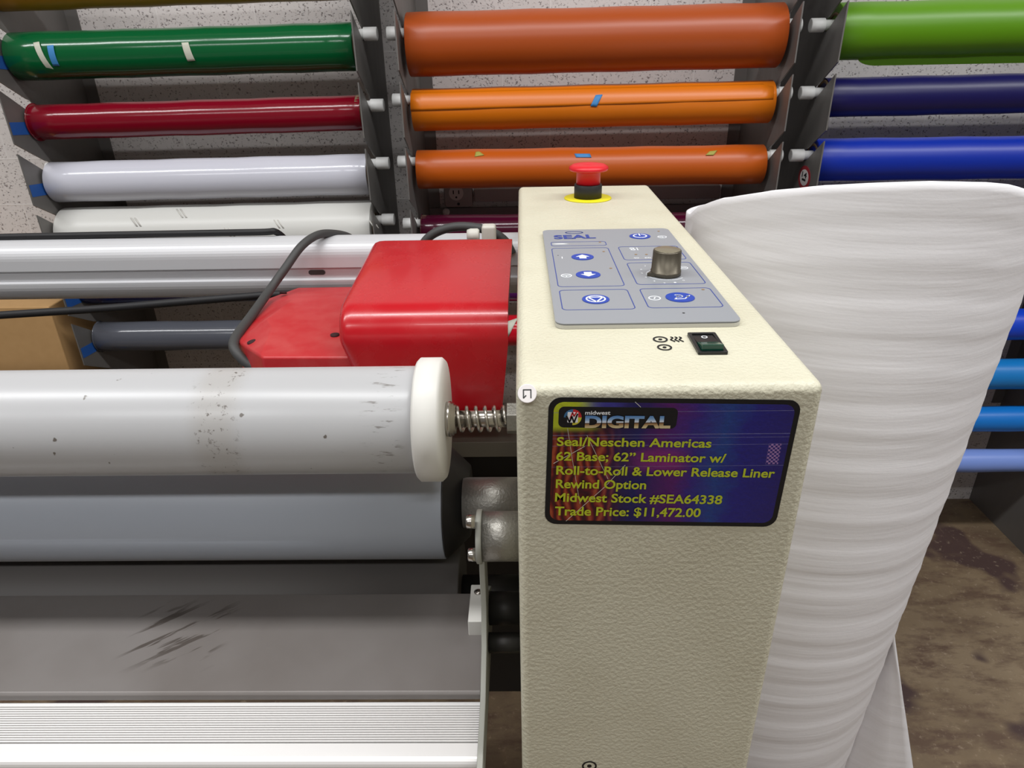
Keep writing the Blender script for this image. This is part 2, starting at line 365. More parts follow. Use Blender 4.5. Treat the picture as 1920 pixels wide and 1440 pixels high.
# ------------------------------------------------------------------ vinyl rolls
def roll(color, rgb, gloss, x0, x1, z0, z1, R, row, label, ends=(True, True), pegs=None, extra=None):
    m = vinyl(color, rgb, gloss); nm = 'vinyl_' + color
    zc = (z0 + z1)/2 + ZT
    t = thing('vinyl_roll', ((x0+x1)/2, YA, zc - R), label, 'vinyl roll', 'vinyl rolls on the wall racks')
    A = Vector((x0, YA, z0 + ZT)); B = Vector((x1, YA, z1 + ZT)); ax = (B - A).normalized(); L = (B - A).length
    n = 72; rs = []
    def ring(a, r, spiral=0.0012):
        c = A + ax*a; out = []
        for i in range(n):
            f = i/n; an = math.radians(-60) + 2*math.pi*f
            rr = r + spiral*(f - 0.5)
            out.append(c + Vector((0, math.cos(an)*rr, math.sin(an)*rr)))
        return out
    rs = [ring(0.0005, 0.030, 0), ring(0, 0.034, 0), ring(0, R - 0.001), ring(0.001, R)]
    for k in range(1, 12): rs.append(ring(L*k/12, R + 0.0006*math.sin(k*2.1 + z0*40)))
    rs += [ring(L - 0.001, R), ring(L, R - 0.001), ring(L, 0.034, 0), ring(L - 0.0005, 0.030, 0)]
    mb = MB().rings(rs, 0, True)
    mb.build('vinyl_sheet', nm, t)
    for xx, s in ((x0, -1), (x1, 1)):
        MB().lathe([(-0.01, 0.031), (0.0006, 0.031), (0.0007, 0.026), (-0.004, 0.025), (-0.004, 0.01)], (xx, YA, (z0 if s < 0 else z1) + ZT), (s, 0, 0), n=32).build('core', 'core_brown', t)
    if pegs:
        z = min(PEG[row], zc + R - 0.0150); a, b = pegs
        mb = MB().lathe([(0, 0.0095), (0.001, 0.0115), (0.024, 0.0115), (0.025, 0.010), (0.0255, 0.0085), (b - a - 0.0255, 0.0085), (b - a - 0.025, 0.010), (b - a - 0.024, 0.0115), (b - a - 0.001, 0.0115), (b - a, 0.0095)], (a, YA, z), (1, 0, 0), n=24)
        mb.build('axle', 'dowel_white', t)
    return t
def patch(t, name, mt, quad, yc, zc, R, nx=12, ny=8):     # a strip of tape or film lying on a roll, corners given as picture points TL TR BR BL
    P = [cylhit(px, py, yc, zc, R) for px, py in quad]
    C = [(p.x, math.atan2(p.z - zc, p.y - yc) % (2*math.pi)) for p in P]
    C = [Vector(c) for c in C]; mb = MB(); rows = []
    for j in range(ny + 1):
        r = []
        for i in range(nx + 1):
            c = quad_pt(C, i/nx, j/ny); r.append(Vector((c.x, yc + math.cos(c.y)*R, zc + math.sin(c.y)*R)))
        rows.append(r)
    mb.rings(rows, 0, True, cap=False, closed=False); o = mb.build(name, mt, t)
    s = o.modifiers.new('thick', 'SOLIDIFY'); s.thickness = 0.0005; s.offset = 1; return o
LP = (XLL - 0.002, XL + 0.028); MP = (XM - 0.028, XR1 + 0.028); RP = (XR2 - 0.03, XRR + 0.028)
lx0, lx1 = XLL + 0.005, XL - 0.012
roll('mustard', (176, 122, 12), False, lx0, lx1, 0.258, 0.266, 0.044, 0, 'mustard yellow vinyl roll, topmost on the left rack', pegs=LP)
g = roll('green', (8, 88, 46), True, lx0, lx1, 0.141, 0.147, 0.040, 1, 'glossy green vinyl roll on the left rack with white tape', pegs=LP)
zc = 0.144 + ZT
for quad, mt in ((((62, 80), (73, 78), (112, 140), (97, 137)), 'tape_white'), (((88, 86), (100, 84), (112, 124), (100, 124)), 'tape_light_blue'), (((340, 80), (353, 79), (366, 114), (352, 115)), 'tape_white')):
    patch(g, 'tape', mt, quad, YA, zc, 0.0418)
roll('dark_red', (122, 10, 30), True, lx0, lx1, 0.028, 0.035, 0.031, 2, 'glossy dark red vinyl roll under the green one', pegs=LP)
roll('gloss_white', (204, 204, 214), True, lx0, lx1, -0.083, -0.077, 0.038, 3, 'glossy white vinyl roll under the dark red one', pegs=LP)
mw = roll('matte_white', (208, 207, 202), False, lx0, lx1, -0.190, -0.184, 0.056, 4, 'thick matte white film roll just above the aluminium rail', pegs=LP)
for px, py in ((155, 436), (244, 408), (420, 427), (512, 412), (690, 412), (330, 392)):
    mb = MB(); P = []
    for d in (0, 7):
        patch(mw, 'print_mark', 'print_faint', ((px + d, py), (px + d + 3, py), (px + d + 14, py + 16), (px + d + 11, py + 16)), YA, -0.187 + ZT, 0.0568, 2, 2)
roll('indigo', (22, 22, 70), True, lx0, lx1, -0.300, -0.297, 0.034, 5, 'dark indigo vinyl roll mostly hidden behind the aluminium rail', pegs=LP)
roll('charcoal', (84, 86, 94), True, lx0, lx1, -0.411, -0.411, 0.032, 6, 'charcoal grey vinyl roll beside the cardboard box', pegs=LP)
mx0, mx1 = XM + 0.010, XR1 - 0.009
roll('burnt_orange', (166, 72, 18), False, mx0, mx1, 0.148, 0.152, 0.0525, 1, 'thick burnt orange vinyl roll, topmost on the middle rack', pegs=MP)
a = roll('amber', (212, 112, 10), False, mx0, mx1, 0.038, 0.042, 0.037, 2, 'amber orange vinyl roll with one slanted blue tape', pegs=MP)
patch(a, 'loose_flap', 'vinyl_amber', ((770, 174), (1450, 157), (1450, 186), (770, 208)), YA, 0.040 + ZT, 0.0380, 30, 8)
patch(a, 'tape', 'tape_light_blue', ((1117, 178), (1130, 177), (1119, 200), (1107, 199)), YA, 0.040 + ZT, 0.0395, 4, 4)
o3 = roll('orange', (184, 84, 14), False, mx0, mx1, -0.070, -0.070, 0.036, 3, 'orange vinyl roll with blue tape right behind the red stop button', pegs=MP)
for quad, mt in ((((1077, 288), (1106, 288), (1109, 295), (1080, 295)), 'tape_light_blue'), (((892, 285), (898, 284), (908, 291), (890, 294)), 'tape_yellow'), (((1330, 284), (1345, 282), (1338, 291), (1323, 291)), 'tape_yellow')):
    patch(o3, 'tape', mt, quad, YA, -0.070 + ZT, 0.0372, 4, 4)
roll('burgundy', (66, 8, 34), True, mx0, mx1, -0.190, -0.192, 0.031, 4, 'burgundy vinyl roll lowest in view on the middle rack', pegs=MP)
roll('purple', (84, 22, 92), True, mx0, mx1, -0.310, -0.310, 0.030, 5, 'purple vinyl roll seen in the gap left of the cream cabinet', pegs=MP)
br_ = roll('bright_red', (188, 20, 36), True, mx0, mx1, -0.408, -0.408, 0.034, 6, 'bright red vinyl roll seen in the gap left of the cream cabinet', pegs=MP)
patch(br_, 'tape', 'tape_white', ((951, 603), (972, 596), (966, 606), (953, 632)), YA, -0.408 + ZT, 0.0352, 3, 3)
rx0, rx1 = XR2 + 0.012, XRR - 0.012
lm = roll('lime', (88, 140, 10), False, rx0, rx1, 0.156, 0.160, 0.046, 1, 'lime green vinyl roll, topmost on the right rack', pegs=RP)
# loose lower edge of the lime film
zb = 0.157 + ZT; xs = ony(1605, 100, YA).x; pts = [(xs + 0.035*(1 - math.cos(math.radians(90*i/8))), zb - 0.044 - 0.013*math.sin(math.radians(90*i/8))) for i in range(9)]
prof = pts + [(rx1, zb - 0.057), (rx1, zb - 0.030), (xs, zb - 0.030)]
MB().prism([(x, YA - 0.012, z) for x, z in prof], (0, 0.0006, 0)).build('loose_flap', 'vinyl_lime', lm)
roll('navy', (18, 14, 78), False, rx0, rx1, 0.047, 0.050, 0.034, 2, 'navy blue vinyl roll under the lime one', pegs=RP)
roll('royal_blue', (8, 44, 160), False, rx0, rx1, -0.064, -0.066, 0.039, 3, 'royal blue vinyl roll just above the white foam roll', pegs=RP)
for row, (c, rgb, z, R, lab) in enumerate((('deep_blue', (12, 36, 140), -0.178, 0.033, 'deep blue vinyl roll at right edge beside the top corner of the foam roll'),
        ('cobalt', (10, 48, 168), -0.290, 0.030, 'cobalt blue vinyl roll right of the foam, upper of the lower five'),
        ('blue', (14, 62, 190), -0.408, 0.033, 'bright blue vinyl roll right of the foam, above the sky blue ones'),
        ('sky_blue', (20, 118, 190), -0.525, 0.034, 'sky blue vinyl roll right of the foam, higher of two alike'),
        ('azure', (14, 112, 196), -0.638, 0.029, 'azure vinyl roll right of the foam, directly above the periwinkle one'),
        ('periwinkle', (120, 146, 214), -0.750, 0.027, 'pale periwinkle vinyl roll, lowest one right of the foam')), 4):
    roll(c, rgb, False, rx0, rx1, z, z, R, row, lab, pegs=RP if row < 9 else None)

# wall outlet
P = ony(861, 362, YW); t = thing('wall_outlet', (P.x, YW, P.z - 0.03), 'grey metal wall outlet box under the orange roll', 'outlet')
fr = Plane2((P.x, YW, P.z), (1, 0, 0), (0, 0, 1)); mb = MB(); fr.poly(mb, rrect(0.062, 0.050, 0.006), 0.0005, 0.03); mb.build('cover_plate', 'outlet_plate', t, 0.002)
mb = MB(); fr.disc(mb, (-0.004, 0.006), 0.016, 0.03, 0.032); mb.build('receptacle', 'outlet_face', t)
mb = MB(); fr.poly(mb, rrect(0.0025, 0.009, 0.0005), 0.032, 0.0324); 
mb = MB()
for dx in (-0.010, 0.002): fr.poly(mb, [(dx - 0.0012, 0.004), (dx + 0.0012, 0.004), (dx + 0.0012, 0.012), (dx - 0.0012, 0.012)], 0.032, 0.0324)
fr.disc(mb, (-0.004, -0.003), 0.0022, 0.032, 0.0324); fr.disc(mb, (0, -0.018), 0.003, 0.03, 0.0304)
mb.build('slot', 'ink_black', t)
# surface raceway from the outlet
P2 = ony(1250, 362, YW); MBr = MB().box(P.x + 0.035, XR1 - 0.034, YW - 0.022, YW - 0.0005, P.z - 0.016, P.z + 0.012)
tag(MBr.build('cable_raceway', 'outlet_plate', None, 0.002), 'grey metal cable raceway along the block wall, right of the outlet', 'raceway')

# cardboard box standing left of the left rack
xe = XLL - 0.035
t = thing('cardboard_box', (xe - 0.25, 1.12, 0), 'brown cardboard box on the floor left of the charcoal roll', 'box')
MB().box(xe - 0.5, xe, 1.02, 1.24, 0, ZT - 0.315).build('carton', 'cardboard', t, 0.003)
MB().box(xe - 0.5, xe, 1.128, 1.132, ZT - 0.3148, ZT - 0.3138).build('top_seam', 'core_brown', t)

# ------------------------------------------------------------------ laminator
LM = thing('laminator', (0, 0.26, 0), 'cream and grey roll laminator with red covers and control cabinet', 'laminator')
H0 = Vector((0, 0, ZT))
def yz(pts, x0, x1, mb=None, mi=0, smooth=False):       # section in y/z (z below the cabinet top), extruded along x
    mb = mb or MB(); return mb.prism([(x0, y, z + ZT) for y, z in pts], (x1 - x0, 0, 0), mi, smooth)
cab = MB().box(0, 0.15, 0, 0.52, 0.36, ZT).build('cabinet_housing', 'cream_powder_coat', LM, 0.0055, 4)
XE = -1.65
MB().box(XE - 0.15, XE, 0, 0.52, 0.36, ZT).build('cabinet_housing', 'cream_powder_coat', LM, 0.0055, 4)
for x in (0.075, XE - 0.075):
    mb = MB().box(x - 0.03, x + 0.03, 0.2, 0.32, 0.06, 0.36).box(x - 0.035, x + 0.035, -0.02, 0.54, 0.03, 0.08)
    lg = mb.build('leg', 'cast_steel', LM, 0.004)
    for yy in (0.03, 0.49): MB().lathe([(0, 0.012), (0.02, 0.014), (0.03, 0.03), (0.0302, 0.0)], (x, yy, 0.0302), (0, 0, -1), n=20).build('levelling_foot', 'rubber_black', lg)

# --- rollers
RX = -0.064
wh = (0.135, -0.0925)
tb = MB().lathe([(0, 0.0375), (0.001, 0.0385), (1.573, 0.0385)], (-0.0705, wh[0], wh[1] + ZT), (-1, 0, 0), n=96).build('supply_tube', 'tube_white', LM)
ds = MB().lathe([(0, 0.036), (0.0, 0.0425), (0.002, 0.0445), (0.0165, 0.0445), (0.019, 0.0420), (0.019, 0.018), (0.0192, 0.012)], (-0.0712, wh[0], wh[1] + ZT), (1, 0, 0), n=96).build('end_flange', 'nylon_white', LM)
c = (wh[0], wh[1] + ZT)
MB().lathe([(0, 0.0125), (0.0035, 0.0130), (0.0036, 0.0118), (0.0055, 0.0118), (0.0056, 0.0105), (0.007, 0.0105), (0.0072, 0.006)], (-0.0522, *c), (1, 0, 0), n=40).build('washer', 'bright_steel', ds)
sh = MB().lathe([(0, 0.0062), (0.046, 0.0062)], (-0.047, *c), (1, 0, 0), n=32).build('shaft', 'bright_steel', LM)
pts = []
for i in range(5*20 + 11):
    an = i/20*2*math.pi; pts.append((-0.0452 + 0.0360*min(1, i/110), c[0] + math.cos(an)*0.0088, c[1] + math.sin(an)*0.0088))
MB().tube(pts, 0.0011, 0, 8).build('spring', 'bright_steel', sh)
mb = MB(); mb.prism([(-0.0085, c[0] + 0.0118*math.cos(math.radians(60*i + 20)), c[1] + 0.0118*math.sin(math.radians(60*i + 20))) for i in range(6)], (0.0085, 0, 0))
mb.build('hex_nut', 'cast_steel', sh, 0.0006)
gc = (0.20, -0.210)
mb = MB().lathe([(0, 0.049), (0.001, 0.050), (1.58, 0.050)], (RX, gc[0], gc[1] + ZT), (-1, 0, 0), n=96)
up = mb.build('upper_roller', 'roller_gray', LM)
MB().lathe([(0, 0.0495), (0.0012, 0.0488), (0.020, 0.031), (0.0202, 0.02)], (RX, gc[0], gc[1] + ZT), (1, 0, 0), n=64).build('roller_end', 'dark_steel', up)
MB().lathe([(0, 0.021), (0.05, 0.021)], (-0.048, gc[0] - 0.02, gc[1] + 0.012 + ZT), (1, 0, 0), n=40).build('bearing_housing', 'cast_steel', LM)
mb = MB().lathe([(0, 0.047), (0.001, 0.050), (1.58, 0.050)], (-0.056, 0.20, -0.318 + ZT), (-1, 0, 0), n=96)
lo = mb.build('lower_roller', 'roller_dark', LM)
MB().lathe([(0, 0.018), (0.056, 0.018)], (-0.056, 0.20, -0.318 + ZT), (1, 0, 0), n=32).build('axle', 'dark_steel', lo)
# --- frame pieces behind the rollers
MB().box(XE, 0.0, 0.36, 0.372, ZT - 0.64, ZT - 0.26).build('rear_panel', 'inner_dark', LM)
yb = 0.30; zt = ony(900, 829, yb).z
MB().box(XE, 0.0, yb, yb + 0.05, zt - 0.018, zt).build('cross_beam', 'beige_paint', LM, 0.001)
MB().box(-0.05, 0.0, yb + 0.002, yb + 0.012, zt - 0.09, zt - 0.018).build('mounting_plate', 'dark_steel', LM)
# --- bolted bearing block
bc = (0.098, -0.1685 + ZT)
bk = MB().lathe([(0, 0.0178), (0.026, 0.0178)], (-0.027, *bc), (1, 0, 0), n=48).build('bearing_block', 'cast_steel', LM)
MB().lathe([(0, 0.0188), (0.0004, 0.0194), (0.0036, 0.0194), (0.004, 0.0188)], (-0.031, *bc), (1, 0, 0), n=48).build('flange', 'machine_gray', bk)
for px, py in ((887, 978), (882, 1040)):
    P = ony(px, py, 0.086); MB().lathe([(0, 0.0038), (0.0006, 0.0046), (0.0062, 0.0048), (0.0062, 0.0025)], (-0.037, 0.086, P.z), (1, 0, 0), n=24).build('bolt', 'bright_steel', bk)
# --- infeed arm, tray and ribbed front
arm = yz([(0.086, -0.180), (0.112, -0.180), (0.114, -0.235), (0.150, -0.262), (0.152, -0.300), (0.0, -0.300), (-0.006, -0.42), (-0.014, -0.42), (-0.012, -0.272), (0.040, -0.268), (0.072, -0.250), (0.086, -0.225)], -0.0295, -0.0255).build('side_arm', 'machine_gray', LM, 0.0006)
tray = yz([(0.142, -0.263), (0.050, -0.2695), (0.048, -0.2715), (0.048, -0.276), (0.050, -0.276), (0.142, -0.268)], XE, -0.0297).build('infeed_tray', 'tray_gray', LM, 0.0006)
sec = [(0.0485, -0.279)]; y = 0.044; zz = -0.279
for i in range(16):
    y0 = 0.0455 - i*0.0019; sec += [(y0, zz), (y0 - 0.0001, zz + 0.0012), (y0 - 0.0011, zz + 0.0012), (y0 - 0.0012, zz)]
ye = 0.0455 - 16*0.0019
sec += [(ye, zz + 0.0005)] + [(ye - 0.010 - 0.004*math.sin(math.radians(a)), zz + 0.0005 - 0.006*(1 - math.cos(math.radians(a)))) for a in (0, 20, 40, 60, 80, 90)] + [(ye - 0.015, -0.36), (0.048, -0.36)]
rb = yz(sec, XE, -0.0300).build('ribbed_edge', ['ribbed_aluminium', 'groove_shade'], LM)
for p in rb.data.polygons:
    if abs(p.normal.x) < 0.5 and ye - 0.0001 < p.center.y < 0.0460 and p.center.z < ZT + zz + 0.0003: p.material_index = 1  # groove floors coloured dark, painting in the shade between the ribs
P = onz(894, 1143, -0.262)
nb = MB().box(-0.0415, -0.0296, 0.099, 0.140, ZT - 0.2665, ZT - 0.2515).build('guide_block', 'nylon_white', LM, 0.0008)
MB().lathe([(0, 0.0034), (0.0006, 0.0034), (0.0014, 0.0018), (0.0015, 0.0005)], (-0.0352, 0.131, ZT - 0.2515), (0, 0, 1), n=20).build('screw', 'bright_steel', nb)
for py, r, yy in ((1140, 0.013, 0.115), (1205, 0.008, 0.09)):
    P = ony(948, py, yy); MB().lathe([(0, r), (0.024, r)], (-0.0252, yy, P.z), (1, 0, 0), n=24 if r > 0.01 else 6).build('pivot_pin', 'dark_steel', arm)

# --- rear aluminium rail
yr = 0.50
zt_, zb_ = ony(300, 456, yr).z - ZT, ony(300, 566, yr).z - ZT; zm1 = ony(300, 509, yr).z - ZT; zm2 = ony(300, 529, yr).z - ZT
sec = []
for a in range(-60, 151, 15):                       # rounded upper tube
    sec.append((yr + 0.022 - 0.022*math.sin(math.radians(a + 30)), zt_ - 0.024 + 0.024*math.cos(math.radians(a + 30)) if a < 61 else zt_ - 0.024 + 0.024*math.cos(math.radians(a + 30))))
sec = [(yr + 0.050, zt_ - 0.02)] + [(yr + 0.024 - 0.024*math.sin(math.radians(a)), zt_ - 0.020 + 0.020*math.cos(math.radians(a))) for a in range(-45, 91, 9)]
sec += [(yr, zm1 + 0.002), (yr + 0.004, zm1), (yr + 0.004, zm2 + 0.001), (yr - 0.001, zm2), (yr - 0.001, zm2 - 0.0015)]
hb = (zm2 - zb_)
sec += [(yr - 0.001 + 0.020*(1 - math.cos(math.radians(a))), zm2 - 0.002 - (hb - 0.002)*math.sin(math.radians(a))) for a in range(0, 91, 9)]
sec += [(yr + 0.05, zb_)]
rl = yz(sec, XE, 0.0, None, 0, False).build('rear_rail', 'rail_aluminium', LM)
for p in rl.data.polygons: p.use_smooth = False
P = ony(594, 511, yr + 0.003); fr = Plane2((P.x, yr + 0.0038, P.z), (1, 0, 0), (0, 0, 1)); mb = MB(); fr.poly(mb, rrect(0.020, 0.006, 0.003), 0, 0.0006); mb.build('slot', 'rubber_gray', rl)

# --- red cover
def redsec(dx):
    s = []
    def arc(cy, cz, r, a0, a1, n=8):
        for i in range(n + 1):
            a = math.radians(a0 + (a1 - a0)*i/n); s.append((cy + r*math.cos(a), cz + r*math.sin(a)))
    arc(0.425, -0.0430, 0.006, 0, 98, 4)
    arc(0.275, -0.0800, 0.030, 98, 182, 10)
    arc(0.262, -0.142, 0.016, 182, 270, 5); arc(0.425, -0.151, 0.007, 270, 360, 3)
    return s
S0 = redsec(0); mb = MB(); rs = []; cy, cz = 0.337, -0.100
for x, k in ((-0.1535, 0.62), (-0.1550, 0.86), (-0.1545, 0.93), (-0.1520, 0.975), (-0.1480, 0.995), (-0.143, 1.0), (-0.080, 1.0), (-0.030, 1.0), (-0.007, 0.998)):
    rs.append([(x + (0.30*max(0, -0.080 - (cz + (z-cz)*k)) if x < -0.10 else -0.012*max(0, (-0.10 - (cz + (z-cz)*k))/0.08)*(1 if x > -0.04 else 0) - (0.002*(0.43 - y)/0.16 if x > -0.02 else 0)), cy + (y-cy)*k, cz + (z-cz)*k + ZT) for y, z in S0])
cv = mb.rings(rs, 0, True).build('red_cover', 'red_plastic', LM)
cv.modifiers.new('es', 'EDGE_SPLIT').split_angle = math.radians(50)
P = (-0.1253, 0.400)
# moulded round mark on the cover top
# --- red hood
def hz(px, py, z): return onz(px, py, z)
zo, zi = -0.108, -0.094
A, B, Cc, D, Hh, F_ = hz(444, 639, zo), hz(494, 563, zo), hz(560, 539, zo), hz(690, 537, zo), hz(700, 669, zi), hz(490, 669, zi - 0.002)
G, E_, C2, D2 = hz(502, 597, zi + 0.002), hz(514, 613, zi), hz(548, 562, zi), hz(700, 556, zi)
V = [A, B, Cc, D, Hh, F_, G, E_, C2, D2]
low = [Vector((p.x, p.y, ZT - 0.155)) for p in (A, B, Cc, D, Hh, F_)]
mb = MB().add(V + low, [(0, 5, 7, 6), (0, 6, 8, 1), (1, 8, 2), (2, 8, 9, 3), (6, 7, 5, 4, 9, 8), (0, 1, 11, 10), (1, 2, 12, 11), (2, 3, 13, 12), (3, 9, 4, 14, 13), (4, 5, 15, 14), (5, 0, 10, 15), (10, 11, 12, 13, 14, 15)])
hd = mb.build('red_hood', 'red_dusty', LM, 0.0025, 3, 12)
cen = sum(low, Vector())/6
mb = MB().prism([cen + (p - cen)*0.93 + Vector((0, 0, 0.004)) for p in low], (0, 0, -0.05)); mb.build('hood_base', 'rubber_gray', LM, 0.003)
for px, py, z, r in ((628, 629, zi, 0.0042), (472, 642, -0.1015, 0.0042), (531, 549, -0.101, 0.0040), (664, 547, -0.101, 0.0040)):
    P = onz(px, py, z); nrm = (-0.25, -0.05, 1) if px == 472 else (0, 0, 1) if px == 628 else (0, 0.25, 1)
    MB().lathe([(0, 0.003), (0.0, r), (0.0025, r), (0.0026, 0.001)], P - Vector(nrm).normalized()*0.0012, nrm, n=24).build('screw_hole', 'hole_dark', hd)

# --- cables on the machine
cp = [ony(672, 462, 0.575), ony(655, 445, 0.555), ony(625, 438, 0.53), ony(595, 441, 0.505), ony(565, 462, 0.48), ony(535, 503, 0.455), ony(505, 545, 0.43), ony(470, 594, 0.375), ony(447, 625, 0.335), ony(438, 645, 0.315), ony(444, 662, 0.305), ony(465, 682, 0.30), ony(500, 700, 0.295)]
MB().tube(smooth_path(cp), 0.0048, 0, 16).build('power_cable', 'rubber_gray', LM)
cp = [ony(785, 470, 0.50), ony(805, 444, 0.50), ony(835, 429, 0.50), ony(872, 425, 0.50), ony(915, 432, 0.50), ony(945, 450, 0.50), ony(960, 475, 0.5)]
c2 = MB().tube(smooth_path(cp), 0.0052, 0, 16).build('motor_cable', 'rubber_gray', LM)
P = ony(889, 441, 0.48); MB().lathe([(0, 0.0062), (0.004, 0.0075), (0.012, 0.0075), (0.014, 0.006)], (P.x - 0.008, 0.48, P.z), (1, 0, 0), n=24).build('gland', 'connector_white', c2)
P = ony(917, 441, 0.48); MB().box(P.x - 0.008, P.x + 0.008, 0.472, 0.488, P.z - 0.012, P.z + 0.012).build('connector', 'connector_white', c2, 0.003)

# --- corner button on the cabinet
P = onz(988, 727, -0.003); 
fr = Plane2(Vector((0.0055, -0.0002, ZT - 0.0038)), (1, 0, 0), Vector((0, 0.55, 0.83)))
mb = MB(); fr.disc(mb, (0, 0), 0.0047, -0.0005, 0.0012); bt = mb.build('round_cap', 'sticker_white', LM, 0.0004)
mb = MB(); fr.line(mb, [(-0.0018, -0.0022), (-0.0018, 0.0018), (0.0018, 0.0018), (0.0018, -0.0022)], 0.0006, 0.0011, 0.0013)
fr.line(mb, [(-0.0018, -0.0022), (-0.0006, -0.0010)], 0.0006, 0.0011, 0.0013); mb.build('cap_mark', 'rubber_gray', bt)

# --- emergency stop
P = onz(1102, 372, 0.0); pz = ZT
es = MB().lathe([(0.0005, 0.0110), (0.0008, 0.0145), (0.0145, 0.0145), (0.0150, 0.0140)], (P.x, P.y, pz), (0, 0, 1), n=48).build('emergency_stop', 'rubber_black', LM, label='emergency stop with a red mushroom button on a yellow disc')
MB().lathe([(0, 0.0246), (0.0006, 0.0250), (0.0012, 0.0245), (0.0012, 0.0100)], (P.x, P.y, pz), (0, 0, 1), n=56).build('warning_disc', 'stop_yellow', es)
MB().lathe([(0.0145, 0.0125), (0.027, 0.0125), (0.0285, 0.0150), (0.0290, 0.0195), (0.0305, 0.0205), (0.0325, 0.0202), (0.0345, 0.0170), (0.0355, 0.0110), (0.0352, 0.0090), (0.0360, 0.0070), (0.0364, 0.002)], (P.x, P.y, pz), (0, 0, 1), n=56).build('mushroom_button', 'stop_red', es)

# --- control panel
q = [onz(1018, 433, 0.0035), onz(1252, 426, 0.0035), onz(1389, 602, 0.0035), onz(1041, 608, 0.0035)]
cx = sum(p.x for p in q)/4; cy = sum(p.y for p in q)/4; pw = (q[1].x - q[0].x + q[2].x - q[3].x)/2; ph = (q[0].y + q[1].y - q[2].y - q[3].y)/2
FP = Plane2((cx, cy, ZT), (1, 0.006, 0), (-0.006, 1, 0))
PH = 0.0035
mb = MB(); FP.poly(mb, rrect(pw, ph, 0.006), 0.0002, PH - 0.0010, 0); FP.poly(mb, rrect(pw - 0.0004, ph - 0.0004, 0.006), PH - 0.0010, PH - 0.0006, 1); FP.poly(mb, rrect(pw, ph, 0.006), PH - 0.0006, PH, 2)
PN = mb.build('control_panel', ['panel_base', 'panel_edge', 'panel_gray'], LM, label='grey control panel with blue round keys and a dial')
def pp(u, v):                          # crop point of the panel close-up -> panel frame
    return FP.xy(onz(1020 + u/5.05, 420 + v/5.05, PH))
def panel_box(tl, tr, br, bl, r=0.0035):
    c = [Vector(pp(*a)) for a in (tl, tr, br, bl)]
    x0 = (c[0].x + c[3].x)/2; x1 = (c[1].x + c[2].x)/2; y1 = (c[0].y + c[1].y)/2; y0 = (c[2].y + c[3].y)/2
    a = [((x0+x1)/2 + x, (y0+y1)/2 + y) for x, y in rrect(x1-x0, y1-y0, r)]; b = [((x0+x1)/2 + x, (y0+y1)/2 + y) for x, y in rrect(x1-x0-0.0011, y1-y0-0.0011, r - 0.0005)]
    mb = MB(); FP.ring(mb, a, b, PH, PH + 0.00015); mb.build('outline', 'panel_line', PN)
panel_box((63, 176), (583, 160), (592, 200), (70, 214), 0.0030)
panel_box((75, 232), (607, 222), (766, 582), (125, 602))
panel_box((145, 630), (790, 615), (868, 802), (168, 822))
panel_box((705, 218), (1270, 205), (1338, 330), (755, 347))
panel_box((780, 372), (1392, 357), (1522, 562), (882, 580))
panel_box((905, 616), (1568, 600), (1702, 782), (985, 802))
def key(u, v, ru):
    c = pp(u, v); e = pp(u + ru, v); r = abs(e[0] - c[0]); mb = MB(); FP.disc(mb, c, r, PH, PH + 0.0004, 0); return c, r, mb
h1, h2 = PH + 0.0004, PH + 0.0006
c, r, mb = key(908, 118, 100); FP.annulus(mb, c, r*0.68, r*0.13, h1, h2, 1); FP.poly(mb, [(c[0] - r*0.16, c[1] + r*0.2), (c[0] + r*0.16, c[1] + r*0.2), (c[0] + r*0.16, c[1] + r*0.75), (c[0] - r*0.16, c[1] + r*0.75)], h1, h2 + 0.00005, 0)
FP.line(mb, [(c[0], c[1] + r*0.1), (c[0], c[1] + r*0.72)], r*0.14, h1, h2 + 0.0001, 1); mb.build('power_key', ['panel_blue', 'ink_white'], PN)
for (u, v, ru, s) in ((365, 314, 106, 1), (418, 482, 117, -1)):
    c, r, mb = key(u, v, ru); k = r*0.62
    FP.poly(mb, [(c[0] + x*k, c[1] + s*y*k) for x, y in ((-0.5, -0.95), (0.5, -0.95), (0.5, -0.05), (0.98, -0.05), (0, 0.95), (-0.98, -0.05), (-0.5, -0.05))][::s], h1, h2, 1)
    mb.build('arrow_key', ['panel_blue', 'ink_white'], PN)
c, r, mb = key(490, 715, 130); FP.annulus(mb, c, r*0.74, r*0.12, h1, h2, 1)
tri = [Vector((-0.55, 0.34)), Vector((0.55, 0.34)), Vector((0, -0.66))]
FP.line(mb, [(c[0] + p.x*r, c[1] + p.y*r) for p in tri + tri[:1]], r*0.12, h1, h2, 1); mb.build('stop_key', ['panel_blue', 'ink_white'], PN)
c, r, mb = key(1288, 697, 138); w = r*0.09
sp = [(c[0] + r*(-0.08 + 0.06*a*math.cos(a*1.35)*0.95), c[1] + r*(0.12 + 0.06*a*math.sin(a*1.35)*0.95)) for a in [i*0.25 for i in range(0, 26)]]
FP.line(mb, sp, w, h1, h2, 1)
FP.line(mb, [(c[0] + r*x, c[1] + r*y) for x, y in ((-0.45, -0.45), (0.25, -0.40), (0.45, -0.10), (0.62, 0.12), (0.50, 0.10))], w, h1, h2, 1)
FP.line(mb, [(c[0] + r*x, c[1] + r*y) for x, y in ((0.45, -0.10), (0.72, 0.28))], w, h1, h2, 1); FP.line(mb, [(c[0] + r*x, c[1] + r*y) for x, y in ((-0.45, -0.45), (-0.30, -0.22))], w, h1, h2, 1)
mb.build('slow_key', ['panel_blue', 'ink_white'], PN)
